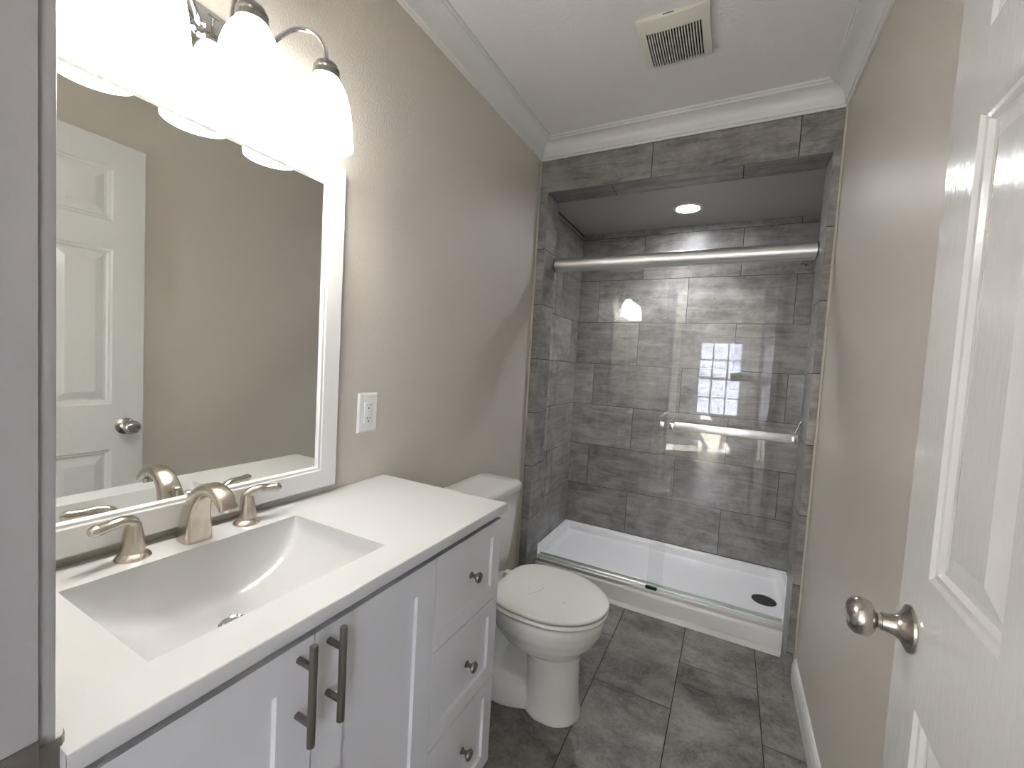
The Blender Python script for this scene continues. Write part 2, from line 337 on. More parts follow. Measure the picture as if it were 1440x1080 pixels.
for z in (0.837, 0.873):
    sc = MB().lathe([(0.0042, 0.0), (0.0042, 0.0006), (0.003, 0.0012)], (DX0 + 0.0021, 0.118, z), X, 16).box(DX0 + 0.0030, DX0 + 0.0036, 0.1157, 0.1203, z - 0.0005, z + 0.0005, 1).box(DX0 + 0.0030, DX0 + 0.0036, 0.1175, 0.1185, z - 0.0023, z + 0.0023, 1)
    sc.build('screw', [M_DARKNI, M_BLACK], t)

# ================================================================ DOOR (six raised panels, opened past square against the right wall)
EX, EY, DS = 1.2505, 0.8704, -0.04
dirk = Vector((DS, -math.sqrt(1 - DS * DS), 0)); dn = Vector((dirk.y, -dirk.x, 0))   # dn points into the room
if dn.x > 0: dn = -dn
DWD = 0.711; z0d = 0.012; hd = 2.018
dr = thing('door_1', 'open white six panel door at the right with nickel knob', 'door', (EX, EY, z0d)); dr['kind'] = 'structure'
cols = ((0.103, 0.293), (0.418, 0.608)); rows = ((0.235, 0.811), (0.995, 1.611), (1.72, 1.925))
pans = [(a0, a1, b0 - z0d, b1 - z0d) for a0, a1 in cols for b0, b1 in rows]
stp = [(0.006, -0.004), (0.012, -0.005), (0.018, -0.010), (0.026, -0.010), (0.052, -0.003)]
d = MB(); E0 = Vector((EX, EY, z0d)); E1 = E0 - dn * 0.035
d.panelface(E0, dirk, Z, dn, DWD, hd, pans, stp); d.panelface(E1, dirk, Z, -dn, DWD, hd, pans, stp)
for a, c in (((0, 0), (0, hd)), ((DWD, 0), (DWD, hd)), ((0, 0), (DWD, 0)), ((0, hd), (DWD, hd))):
    p = [E0 + dirk * q[0] + Vector((0, 0, q[1])) for q in (a, c)]; q = [E1 + dirk * q[0] + Vector((0, 0, q[1])) for q in (a, c)]
    d.add([p[0], p[1], q[1], q[0]], [(0, 1, 2, 3)])
d.build('panel_leaf', M_DOOR, dr, fix=True)
KC = E0 + dirk * 0.060 + Vector((0, 0, 0.902 - z0d))
k = MB().lathe([(0.0325, 0), (0.0335, 0.002), (0.0325, 0.005), (0.027, 0.008), (0.019, 0.013), (0.0150, 0.019), (0.0135, 0.026), (0.0125, 0.034), (0.0105, 0.0345), (0.0105, 0.040)], KC, dn, 40).build('door_knob', M_KNOB, dr)
MB().lathe([(0.0105, 0.039), (0.0125, 0.041), (0.0185, 0.0425), (0.0245, 0.047), (0.0275, 0.0535), (0.0278, 0.059), (0.0265, 0.0655), (0.0225, 0.071), (0.0165, 0.0745), (0.009, 0.0763), (0.0001, 0.0768)], KC, dn, 40).build('handle_ball', M_KNOB, k)
for z in (0.25, 1.02, 1.80):
    hp = E0 + dirk * (DWD + 0.006) - dn * 0.029; MB().lathe([(0.006, 0), (0.006, 0.09)], (hp.x, hp.y, z), Z, 12).build('hinge', M_NICKEL, dr)

# ================================================================ VANITY
VD, VZ, VY0, VY1, XF = 0.463, 0.867, 0.1518, 1.031, 0.450
SLB = VZ - 0.024
vt = thing('vanity_cabinet', 'white shaker vanity cabinet with two doors and three drawers', 'cabinet', (0.22, 0.59, 0))
c = MB(); XB = XF - 0.019
c.box(0.003, XB, VY0, VY0 + 0.016, 0.10, SLB - 0.001).box(0.003, XB, VY1 - 0.022, VY1 - 0.006, 0.10, SLB - 0.001).box(0.003, XB, VY0 + 0.016, VY1 - 0.022, 0.10, 0.118)
c.box(0.003, 0.012, VY0 + 0.016, VY1 - 0.022, 0.118, 0.60).box(0.012, XB, 0.735, 0.750, 0.118, SLB - 0.13)
c.build('body', M_CAB, vt)
MB().box(0.05, XB - 0.06, VY0, VY1 - 0.006, 0.0, 0.0995).build('toe_kick', M_CAB, vt)
shk = [(0.0018, -0.007), (0.003, -0.0075)]
def front(name, y0, y1, za, zb, ins):
    m = MB(); w_, h_ = y1 - y0, zb - za
    m.panelface((XF, y0, za), Y, Z, X, w_, h_, [(ins, w_ - ins, ins, h_ - ins)], shk)
    xb = XB + 0.001
    vs = [(XF, y0, za), (XF, y1, za), (XF, y1, zb), (XF, y0, zb), (xb, y0, za), (xb, y1, za), (xb, y1, zb), (xb, y0, zb)]
    m.add(vs, [(0, 4, 5, 1), (1, 5, 6, 2), (2, 6, 7, 3), (3, 7, 4, 0), (4, 7, 6, 5)])
    return m.build(name, M_CAB, vt)
DT = 0.8235
for (y0, y1, hy) in ((VY0 + 0.001, 0.4275, 0.403), (0.4305, 0.7325, 0.456)):
    do = front('door', y0, y1, 0.115, DT, 0.058)
    hb = MB().lathe([(0.0052, 0), (0.006, 0.001), (0.006, 0.153), (0.0052, 0.154)], (XF + 0.032, hy, 0.678), Z, 20)
    for z in (0.712, 0.798): hb.lathe([(0.0052, 0), (0.0052, 0.028)], (XF, hy, z), X, 14)
    hb.build('bar_handle', M_DARKNI, do)
KNP = [(0.0085, 0), (0.0085, 0.0015), (0.0055, 0.003), (0.0048, 0.010), (0.006, 0.013), (0.0105, 0.0175), (0.0135, 0.0215), (0.0135, 0.0235), (0.0115, 0.0265), (0.006, 0.0285), (0.0001, 0.029)]
for za, zb in ((0.6065, DT), (0.3745, 0.6035), (0.115, 0.3715)):
    dw = front('drawer', 0.7355, VY1 - 0.0075, za, zb, 0.040)
    MB().lathe(KNP, (XF, 0.879, (za + zb) / 2 + (0.007 if za > 0.5 else 0.002 if za > 0.3 else 0.018)), X, 24).build('knob', M_DARKNI, dw)

# top with integral trough basin
vtop = thing('countertop', 'glossy white vanity top with integrated rectangular ramp sink', 'countertop', (0.23, 0.59, SLB))
SX0, SX1, SY0, SY1, SDP = 0.100, 0.383, 0.246, 0.645, 0.118
m = MB(); NU, NV = 64, 48
def basin(i, k):
    a = 2 * i / NU - 1; bb = 2 * k / NV - 1
    u = math.copysign(1 - (1 - abs(a)) ** 1.6, a); v = math.copysign(1 - (1 - abs(bb)) ** 2.6, bb)
    fu = (1 - abs(u) ** 2.3) ** 0.62 if abs(u) < 1 else 0.0
    lip = min(1.0, (1 - abs(u)) / 0.018) * 0.12
    fu = max(fu * 0.88 + lip, 0) if abs(u) < 1 else 0.0
    fv = (1 - abs(v) ** 12) ** 0.8 if abs(v) < 1 else 0.0
    x = (SX0 + SX1) / 2 + v * (SX1 - SX0) / 2; y = (SY0 + SY1) / 2 + u * (SY1 - SY0) / 2
    return (x, y, VZ - SDP * fu * fv)
grid = [basin(i, k) for i in range(NU + 1) for k in range(NV + 1)]
m.add(grid, [(i * (NV + 1) + k, i * (NV + 1) + k + 1, (i + 1) * (NV + 1) + k + 1, (i + 1) * (NV + 1) + k) for i in range(NU) for k in range(NV)], 0, smooth=True)
bv = 0.002
Xs = (0.003, VD - bv); Ys_ = (VY0, VY1 - bv)
xs = [Xs[0], SX0, SX1, Xs[1]]; ys = [Ys_[0], SY0, SY1, Ys_[1]]
for i in range(3):
    for k in range(3):
        if i == 1 and k == 1: continue
        m.add([(xs[i], ys[k], VZ), (xs[i + 1], ys[k], VZ), (xs[i + 1], ys[k + 1], VZ), (xs[i], ys[k + 1], VZ)], [(0, 1, 2, 3)])
prof = [(-bv, 0), (-bv * 0.3, -bv * 0.3), (0, -bv), (0, -(VZ - SLB) + bv), (-bv * 0.3, -(VZ - SLB) + bv * 0.3), (-bv, -(VZ - SLB))]
m.loft([[(VD + a, VY0, VZ + b_) for a, b_ in prof], [(VD + a, VY1 + a, VZ + b_) for a, b_ in prof], [(0.003, VY1 + a, VZ + b_) for a, b_ in prof]], smooth=True, cap0=False, cap1=False, closed=False)
m.add([(0.003, VY0, SLB), (0.045, VY0, SLB), (0.045, VY1 - bv, SLB), (0.003, VY1 - bv, SLB)], [(0, 1, 2, 3)])
m.add([(XB - 0.02, VY0, SLB), (VD - bv, VY0, SLB), (VD - bv, VY1 - bv, SLB), (XB - 0.02, VY1 - bv, SLB)], [(0, 1, 2, 3)])
m.add([(0.003, 0.70, SLB), (VD - bv, 0.70, SLB), (VD - bv, VY1 - bv, SLB), (0.003, VY1 - bv, SLB)], [(0, 1, 2, 3)])
m.add([(0.003, VY0, SLB), (VD - bv, VY0, SLB), (VD - bv, VY0, VZ), (0.003, VY0, VZ)], [(0, 1, 2, 3)])
m.add([(0.003, VY0, SLB), (0.003, VY1, SLB), (0.003, VY1, VZ), (0.003, VY0, VZ)], [(0, 1, 2, 3)])
bpy_top = m.build('countertop_slab', M_TOP, vtop, fix=False, autosmooth=50)
dz = VZ - SDP
dr_ = MB().lathe([(0.0255, 0.0), (0.0255, 0.002), (0.022, 0.0035), (0.019, 0.002), (0.019, 0.0005)], (0.212, 0.4455, dz), Z, 32, caps=(True, False)).lathe([(0.0165, 0.0005), (0.0165, 0.004), (0.012, 0.0062), (0.0001, 0.007)], (0.212, 0.4455, dz), Z, 28)
dr_.build('drain', M_CHROME, vtop)

# ---- faucet
FX, FY = 0.056, 0.453
fa = thing('faucet', 'brushed nickel widespread faucet with arched spout and two lever handles', 'faucet', (FX, FY, VZ))
sp = MB()
def rrect(cx, cy, hx, hy, z, r, n=5):
    out = []
    for sx, sy, a0 in ((1, 1, 0), (-1, 1, 90), (-1, -1, 180), (1, -1, 270)):
        for i in range(n + 1):
            a = math.radians(a0 + 90 * i / n); out.append((cx + sx * (hx - r) + r * math.cos(a), cy + sy * (hy - r) + r * math.sin(a), z))
    return out
path = [(0.000, 0.0), (0.001, 0.03), (0.006, 0.060), (0.019, 0.088), (0.041, 0.107), (0.068, 0.1125), (0.094, 0.106), (0.112, 0.092), (0.117, 0.084)]
wid = [0.0255, 0.0235, 0.0208, 0.0182, 0.0168, 0.016, 0.016, 0.0165, 0.0165]; thk = [0.026, 0.0235, 0.0195, 0.0160, 0.0132, 0.0118, 0.0105, 0.0085, 0.006]
rings = []
for i in range(len(path) - 1):
    for q in range(6):
        tt = q / 6
        def cr(A): 
            g = lambda n_: A[min(max(n_, 0), len(A) - 1)]
            p0, p1, p2, p3 = g(i - 1), g(i), g(i + 1), g(i + 2)
            return 0.5 * (2 * p1 + (p2 - p0) * tt + (2 * p0 - 5 * p1 + 4 * p2 - p3) * tt * tt + (3 * p1 - p0 - 3 * p2 + p3) * tt ** 3)
        rings.append((cr([p[0] for p in path]), cr([p[1] for p in path]), cr(wid), cr(thk)))
rings.append((*path[-1], wid[-1], thk[-1])); R3 = []
for i, (px, pz, wd, th) in enumerate(rings):
    a_, b_ = rings[max(i - 1, 0)], rings[min(i + 1, len(rings) - 1)]
    dx, dz_ = b_[0] - a_[0], b_[1] - a_[1]; L = math.hypot(dx, dz_); nx_, nz_ = dz_ / L, -dx / L
    if i == 0: nx_, nz_ = 1, 0
    ring = []
    for q in range(24):
        an = 2 * math.pi * q / 24; ca, sa = math.cos(an), math.sin(an); ex = 0.48
        ring.append((FX + px + nx_ * th * math.copysign(abs(ca) ** ex, ca), FY + wd * math.copysign(abs(sa) ** ex, sa), VZ + pz + nz_ * th * math.copysign(abs(ca) ** ex, ca)))
    R3.append(ring)
sp.loft(R3); spo = sp.build('spout', M_NICKEL, fa)
MB().lathe([(0.009, 0), (0.009, -0.010), (0.0075, -0.0105)], (FX + 0.108, FY, VZ + 0.0895), Vector((0.25, 0, 1)), 20).build('aerator', M_CHROME, spo)
MB().lathe([(0.0022, 0), (0.0022, 0.085), (0.003, 0.087), (0.0075, 0.091), (0.0078, 0.0935), (0.005, 0.0955), (0.0001, 0.096)], (0.0345, FY - 0.002, VZ), Z, 18).build('lift_rod', M_NICKEL, fa)
def fhandle(y, dy, tip):
    h = MB().lathe([(0.0265, 0), (0.0265, 0.002), (0.0235, 0.006), (0.0195, 0.009), (0.0175, 0.011), (0.0165, 0.014)], (FX - 0.001, y, VZ), Z, 32).build('handle', M_NICKEL, fa)
    x0 = FX - 0.001; lv = MB().lathe([(0.0185, 0.012), (0.0178, 0.024), (0.0155, 0.040), (0.0130, 0.054), (0.0115, 0.062)], (x0, y, VZ), Z, 28)
    lv.tube([(x0 - 0.002, y - dy * 0.003, VZ + 0.048), (x0, y + dy * 0.001, VZ + 0.0645), (x0 + tip * 0.25, y + dy * 0.016, VZ + 0.0725), (x0 + tip * 0.6, y + dy * 0.038, VZ + 0.071), (x0 + tip, y + dy * 0.057, VZ + 0.0705), (x0 + tip * 1.1, y + dy * 0.0655, VZ + 0.071)], [(0.0115, 0.0115), (0.0105, 0.0118), (0.0080, 0.0100), (0.0078, 0.0100), (0.0092, 0.0112), (0.005, 0.007)], n=18, up=(0.2, -dy, 0.1))
    lv.build('lever', M_NICKEL, h)
fhandle(0.355, -1, 0.016); fhandle(0.557, 1, 0.016)

# ---- mirror
mi = thing('mirror', 'large white framed rectangular mirror above the sink', 'mirror', (0.012, 0.48, 0.887))
fy0, fy1, fz0, fz1, fw = 0.152, 0.8205, 0.887, 1.7515, 0.0605
MB().box(0.002, 0.012, fy0 + 0.03, fy1 - 0.03, fz0 + 0.03, fz1 - 0.03).build('mirror_glass', M_MIRROR, mi)
fp = [(0.0, 0.002), (0.0, 0.021), (0.003, 0.024), (fw - 0.012, 0.022), (fw - 0.009, 0.0195), (fw - 0.004, 0.0195), (fw, 0.0125), (fw, 0.002)]
fr = MB(); rg = []
for cy, cz, sy, sz in ((fy0, fz0, 1, 1), (fy1, fz0, -1, 1), (fy1, fz1, -1, -1), (fy0, fz1, 1, -1)): rg.append([(x_, cy + sy * i_, cz + sz * i_) for i_, x_ in fp])
fr.loft(rg + [rg[0]], cap0=False, cap1=False, smooth=False); fr.build('mirror_frame', M_TRIM, mi)

# ---- outlet
ou = thing('wall_outlet', 'white electrical outlet on the wall right of the mirror', 'outlet', (0, 0.947, 1.077))
oc, oz = 0.947, 1.0775
pm = MB().loft([[(xx, oc + sy * (0.0385 - i_), oz + sz * (0.0605 - i_)) for sy, sz in ((-1, -1), (1, -1), (1, 1), (-1, 1))] for xx, i_ in ((0.0005, 0), (0.003, 0.0), (0.0062, 0.0045), (0.0065, 0.006))], smooth=False)
pm.build('cover_plate', M_PLAST, ou)
rp = MB().box(0.0060, 0.0085, oc - 0.0165, oc + 0.0165, oz - 0.033, oz + 0.033, 0, 0.001)
for s_ in (-1, 1):
    zc_ = oz + s_ * 0.020
    for yy in (-0.0055, 0.0055): rp.box(0.0083, 0.0088, oc + yy - 0.0008, oc + yy + 0.0008, zc_ + 0.001, zc_ + 0.0075, 1)
    rp.lathe([(0.0024, 0), (0.0024, 0.0006)], (0.0083, oc, zc_ - 0.006), X, 12, 1)
for s_ in (-1, 1): rp.box(0.0083, 0.0092, oc - 0.005, oc + 0.005, oz + s_ * 0.004 - 0.002, oz + s_ * 0.004 + 0.002, 0, 0.0003)
rp.build('receptacle', [M_PLAST, M_BLACK], ou)
for s_ in (-1, 1): MB().lathe([(0.003, 0), (0.003, 0.0006), (0.002, 0.0012)], (0.0064, oc, oz + s_ * 0.048), X, 12).build('screw', M_PLAST, ou)

# ================================================================ VANITY LIGHT
LX, LYS, LZB = 0.109, (0.340, 0.510, 0.680), 1.737
vl = thing('vanity_light', 'chrome wall light with three lit bell shades over the mirror', 'wall light', (0.0, 0.51, 1.86))
bp = MB()
bp.box(0.0005, 0.010, 0.405, 0.615, 1.795, 1.925, 0, 0.003).box(0.010, 0.018, 0.417, 0.603, 1.807, 1.913, 0, 0.003).box(0.018, 0.030, 0.428, 0.592, 1.818, 1.902, 0, 0.004)
bpo = bp.build('back_plate', M_CHROME, vl)
for yy in (0.462, 0.558): MB().lathe([(0.006, 0), (0.006, 0.004), (0.003, 0.008), (0.0001, 0.009)], (0.030, yy, 1.875), X, 16).build('finial', M_CHROME, bpo)
for i, ly in enumerate(LYS):
    cy = 0.51 + (i - 1) * 0.055; zt = LZB + 0.176
    ar = MB(); s_ = i - 1
    ar.tube([(0.028, cy, 1.862), (0.040, cy + s_ * 0.010, 1.885), (0.044, cy + s_ * 0.035, 1.935), (0.058, cy + s_ * 0.065, zt + 0.060), (0.084, cy + s_ * 0.095, zt + 0.068), (0.104, ly - s_ * 0.004, zt + 0.042), (LX, ly, zt)], 0.0052, n=14)
    ar.lathe([(0.014, 0), (0.014, 0.003), (0.009, 0.007)], (0.029, cy, 1.862), X, 20)
    aro = ar.build('arm', M_CHROME, vl)
    MB().lathe([(0.0245, LZB + 0.1475), (0.0292, LZB + 0.149), (0.0292, LZB + 0.158), (0.0275, LZB + 0.1595), (0.0275, LZB + 0.1625), (0.0285, LZB + 0.164), (0.0285, LZB + 0.168), (0.0235, LZB + 0.172), (0.0235, LZB + 0.177), (0.018, LZB + 0.182), (0.008, LZB + 0.185)], (LX, ly, 0), Z, 28).build('socket_cup', M_CUP, aro)
    pr = [(0.0245, 0.150), (0.030, 0.145), (0.038, 0.134), (0.0465, 0.116), (0.053, 0.094), (0.0575, 0.068), (0.0605, 0.040), (0.0625, 0.016), (0.064, 0.004), (0.0635, 0.0), (0.0605, 0.0015), (0.059, 0.016), (0.057, 0.040), (0.054, 0.068), (0.0495, 0.094), (0.043, 0.116), (0.035, 0.132), (0.022, 0.146)]
    MB().lathe(pr, (LX, ly, LZB), Z, 40, caps=(False, True)).build('lamp_shade', M_SHADE, vl)
    MB().lathe([(0.012, 0.112), (0.016, 0.105), (0.027, 0.085), (0.030, 0.068), (0.027, 0.050), (0.016, 0.038), (0.0001, 0.034)], (LX, ly, LZB), Z, 24).build('bulb', M_BULB, vl)

# ================================================================ EXHAUST FAN GRILLE
vn = thing('exhaust_fan', 'ivory square exhaust fan grille on the ceiling', 'fan grille', (0.727, 1.595, H))
vx0, vx1, vy0, vy1 = 0.614, 0.840, 1.472, 1.716; zb_ = H - 0.026
NXg, NYg = 12, 12
def vz(x, y):
    a = abs(2 * (x - vx0) / (vx1 - vx0) - 1); b2 = abs(2 * (y - vy0) / (vy1 - vy0) - 1)
    return zb_ + 0.007 * a ** 3 + 0.010 * b2 ** 3
g = MB(); sx0, sx1, sy0, sy1 = vx0 + 0.024, vx1 - 0.024, vy0 + 0.050, vy1 - 0.018
slots = 20; pitch = (sx1 - sx0) / slots; xs = [vx0]
for i in range(slots): xs += [sx0 + i * pitch + pitch * 0.18, sx0 + i * pitch + pitch * 0.78]
xs.append(vx1); yss = [vy0 + (vy1 - vy0) * i / 24 for i in range(25)]
yss = sorted(set([y for y in yss if abs(y - sy0) > 0.004 and abs(y - sy1) > 0.004] + [sy0, sy1]))
for i in range(len(xs) - 1):
    for k in range(len(yss) - 1):
        slot = i % 2 == 1 and sy0 <= (yss[k] + yss[k + 1]) / 2 <= sy1
        q = [(xs[i], yss[k]), (xs[i + 1], yss[k]), (xs[i + 1], yss[k + 1]), (xs[i], yss[k + 1])]
        if not slot: g.add([(x_, y_, vz(x_, y_)) for x_, y_ in q], [(0, 1, 2, 3)])
        else:
            for e0, e1 in ((0, 3), (1, 2)):
                g.add([(*q[e0], vz(*q[e0])), (*q[e1], vz(*q[e1])), (*q[e1], vz(*q[e1]) + 0.008), (*q[e0], vz(*q[e0]) + 0.008)], [(0, 1, 2, 3)])
per = [(x_, vy0) for x_ in xs] + [(vx1, y_) for y_ in yss[1:]] + [(x_, vy1) for x_ in reversed(xs[:-1])] + [(vx0, y_) for y_ in reversed(yss[1:-1])]
g.loft([[(x_, y_, vz(x_, y_)) for x_, y_ in per], [(x_, y_, H - 0.0005) for x_, y_ in per]], cap0=False, cap1=False, smooth=False)
g.build('cover', M_VENT, vn)
MB().box(sx0 - 0.006, sx1 + 0.006, sy0 - 0.006, sy1 + 0.006, H - 0.008, H - 0.001).build('cavity_shade_slab', M_CAVSHADE, vn)  # flat dark slab in place of a deep shaded hollow
MB().box(0.700, 0.735, vy0 - 0.002, vy0 + 0.004, H - 0.0085, H - 0.006).build('tape_scrap', paint('blue_tape', (0.06, 0.12, 0.42), 0.6), vn)['label'] = 'scrap of blue masking tape'

# ================================================================ SHOWER
pan = thing('shower_pan', 'white shower pan with raised front curb and offset drain', 'shower pan', (0.66, 2.6, 0))
P = MB(); PX0, PX1, PY0, PY1 = XI + 0.003, XJ - 0.003, YW + 0.002, YB - 0.003
DRX, DRY = 1.236, 2.655
def sst(a): a = min(max(a, 0), 1); return a * a * (3 - 2 * a)
def pz(x, y):
    fl_ = 0.040 + 0.012 * min(1, math.hypot((x - DRX) / 1.2, (y - DRY) / 0.6))
    bk = sst((y - (PY1 - 0.052)) / 0.028) * 0.048; sd = max(sst((PX0 + 0.052 - x) / 0.028), sst((x - PX1 + 0.052) / 0.028)) * 0.048
    z = fl_ + max(bk, sd); fr_ = sst((2.375 - y) / 0.05)
    return z + (0.108 - z) * fr_
gx = sorted({PX0 + (PX1 - PX0) * i / 40 for i in range(41)} | {PX0 + 0.052 * i / 10 for i in range(11)} | {PX1 - 0.052 * i / 10 for i in range(11)})
gy = sorted({PY0 + (PY1 - PY0) * i / 30 for i in range(31)} | {PY1 - 0.052 * i / 10 for i in range(11)} | {2.325 + 0.05 * i / 10 for i in range(11)})
n2 = len(gy); P.add([(x_, y_, pz(x_, y_)) for x_ in gx for y_ in gy], [(i * n2 + k, i * n2 + k + 1, (i + 1) * n2 + k + 1, (i + 1) * n2 + k) for i in range(len(gx) - 1) for k in range(n2 - 1)], 0, smooth=True)
P.build('basin', M_PAN, pan)
cb = [(2.300, 0.004), (2.238, 0.004), (2.2365, 0.05), (2.2355, 0.088), (2.2375, 0.098), (2.2425, 0.1055), (2.250, 0.108), (2.300, 0.108)]
P = MB().loft([[(x_, y_, z_) for y_, z_ in cb] for x_ in (XL + 0.001, XR - 0.001)], smooth=True); P.build('curb', M_PAN, pan, autosmooth=40)
qb = [(2.2385, 0.0015), (2.220, 0.0015), (2.221, 0.005), (2.225, 0.011), (2.230, 0.017), (2.2345, 0.021), (2.2385, 0.022)]
MB().loft([[(x_, y_, z_) for y_, z_ in qb] for x_ in (XL + 0.001, XR - 0.004)], smooth=True).build('quarter_round', M_TRIM, pan, autosmooth=50)
dn_ = MB().lathe([(0.060, 0.0), (0.060, 0.002), (0.056, 0.0035), (0.0001, 0.0035)], (DRX, DRY, 0.0405), Z, 40)
for a in range(0, 12): 
    for rr in (0.02, 0.036): dn_.box(DRX + rr * math.cos(a * math.pi / 6) - 0.003, DRX + rr * math.cos(a * math.pi / 6) + 0.003, DRY + rr * math.sin(a * math.pi / 6) - 0.003, DRY + rr * math.sin(a * math.pi / 6) + 0.003, 0.0435, 0.0443, 1)
dn_.build('drain', [M_DRAIN, M_BLACK], pan)['label'] = 'dark round drain cover'

tr = MB(); tp = [(2.246, 0.1085), (2.246, 0.124), (2.249, 0.127), (2.254, 0.127), (2.2545, 0.118), (2.272, 0.118), (2.2725, 0.130), (2.275, 0.134), (2.2865, 0.134), (2.287, 0.120), (2.300, 0.120), (2.3005, 0.138), (2.305, 0.138), (2.306, 0.1085)]
tr.loft([[(x_, y_, z_) for y_, z_ in tp] for x_ in (XL + 0.002, XR - 0.002)], smooth=False)
trk = thing('shower_track', 'silver bottom track along the shower curb', 'track', (0.66, 2.275, 0.1085))
tr.build('track_rail', M_ALU, trk)
MB().box(0.672, 0.728, 2.2475, 2.262, 0.1185, 0.140, 0, 0.002).build('door_guide', M_BLACK, trk)['label'] = 'black plastic door guide'
rl = thing('shower_header_rail', 'thick silver rail across the top of the shower opening', 'rail', (0.66, 2.268, 1.79))
rp_ = [(2.235 + 0.030 * (1 - math.cos(a)), 1.8245 + 0.0345 * math.sin(a)) for a in [math.radians(x_) for x_ in range(-90, 91, 15)]]
rp_ = [(y_, z_) for y_, z_ in rp_] + [(2.303, 1.859), (2.305, 1.856), (2.305, 1.792), (2.303, 1.790)]
MB().loft([[(x_, y_, z_) for y_, z_ in rp_] for x_ in (XL + 0.004, XR - 0.004)], smooth=True).build('rail_tube', M_ALU, rl, autosmooth=40)
for x_ in (XL + 0.0008, XR - 0.0048): MB().loft([[(xx, 2.27 + (y_ - 2.27) * 1.06, 1.8245 + (z_ - 1.8245) * 1.07) for y_, z_ in rp_] for xx in (x_, x_ + 0.004)], smooth=True).build('end_bracket', M_DARKNI, rl, autosmooth=40)
def pane(name, x0, x1, yc, label):
    g_ = thing(name, label, 'shower door', ((x0 + x1) / 2, yc, 0.12))
    p = MB().box(x0, x1, yc - 0.003, yc + 0.003, 0.1388, 1.7893)
    for i, f in enumerate(p.f):                                     # narrow edges are greener than the faces
        ysp = {round(p.v[q][1], 4) for q in f}
        if len(ysp) > 1: p.m[i] = 1
    p.build('glass_pane', [M_GLASS, M_GEDGE], g_); return g_
gi = pane('glass_panel', XL + 0.006, 0.748, 2.2935, 'left sliding glass shower panel behind the towel bar panel')
gi['group'] = 'sliding glass shower panels'
go = pane('glass_panel', 0.678, XR - 0.006, 2.263, 'right sliding glass shower panel carrying the long towel bar')
go['group'] = 'sliding glass shower panels'
tb = MB().box(0.757, 1.264, 2.196, 2.206, 0.974, 1.012, 0, 0.003).build('towel_bar', M_BAR, go)
for x_, w_ in ((0.747, 0.0135), (1.250, 0.010)): MB().box(x_ - w_, x_ + w_, 2.1945, 2.2600, 0.973, 1.005, 0, 0.003).build('standoff', M_CHROME, tb)
MB().box(0.684, 0.706, 2.238, 2.260, 0.976, 1.000, 0, 0.003).build('pull_knob', M_BAR, go)
# shower head and valve on the right wall
sh = thing('showerhead', 'chrome shower head below the rail at top right', 'shower head', (XJ, 2.60, 1.93))
a_ = MB().tube([(XJ, 2.60, 1.945), (XJ - 0.025, 2.60, 1.945), (XJ - 0.052, 2.60, 1.918), (XJ - 0.063, 2.60, 1.878)], 0.0105).lathe([(0.03, 0), (0.03, 0.004), (0.016, 0.012)], (XJ, 2.60, 1.945), NX, 24)
a_.build('shower_arm', M_CHROME, sh)
MB().lathe([(0.013, -0.02), (0.016, 0.0), (0.019, 0.012), (0.028, 0.034), (0.034, 0.050), (0.035, 0.060), (0.032, 0.062), (0.0001, 0.062)], (XJ - 0.066, 2.60, 1.872), Vector((-0.42, -0.05, -0.9)), 28).build('spray_head', M_CHROME, sh)
vv = thing('shower_valve', 'chrome shower valve lever on the right side wall', 'shower valve', (XJ, 2.60, 1.02))
MB().lathe([(0.075, 0.0003), (0.075, 0.004), (0.068, 0.010), (0.032, 0.014), (0.028, 0.03), (0.022, 0.038), (0.0001, 0.040)], (XJ, 2.60, 1.05), NX, 36).build('escutcheon', M_CHROME, vv)
MB().tube([(XJ - 0.035, 2.60, 1.048), (XJ - 0.052, 2.60, 1.03), (XJ - 0.060, 2.60, 1.005), (XJ - 0.072, 2.60, 0.975)], [0.009, 0.008, 0.006, 0.0055]).build('lever', M_CHROME, vv)
dl = thing('downlight', 'lit round recessed downlight in the shower ceiling', 'downlight', (0.690, 2.670, ZC))
MB().lathe([(0.083, -0.0005), (0.083, -0.003), (0.078, -0.006), (0.066, -0.007), (0.062, -0.003), (0.062, -0.0008)], (0.690, 2.670, ZC), Z, 48).build('trim_ring', M_PLAST, dl)
MB().lathe([(0.062, -0.0012), (0.062, -0.003), (0.0001, -0.0035)], (0.690, 2.670, ZC), Z, 40).build('lens', M_LENS, dl)
la = bpy.data.lights.new('downlight_beam', 'AREA'); la.shape = 'DISK'; la.size = 0.11; la.energy = SPOT; la.spread = math.radians(105); la.color = (0.93, 0.95, 1.0)
lo = bpy.data.objects.new('downlight_beam', la); COL.objects.link(lo); lo.parent = dl; lo.location = (0, 0, -0.0045)

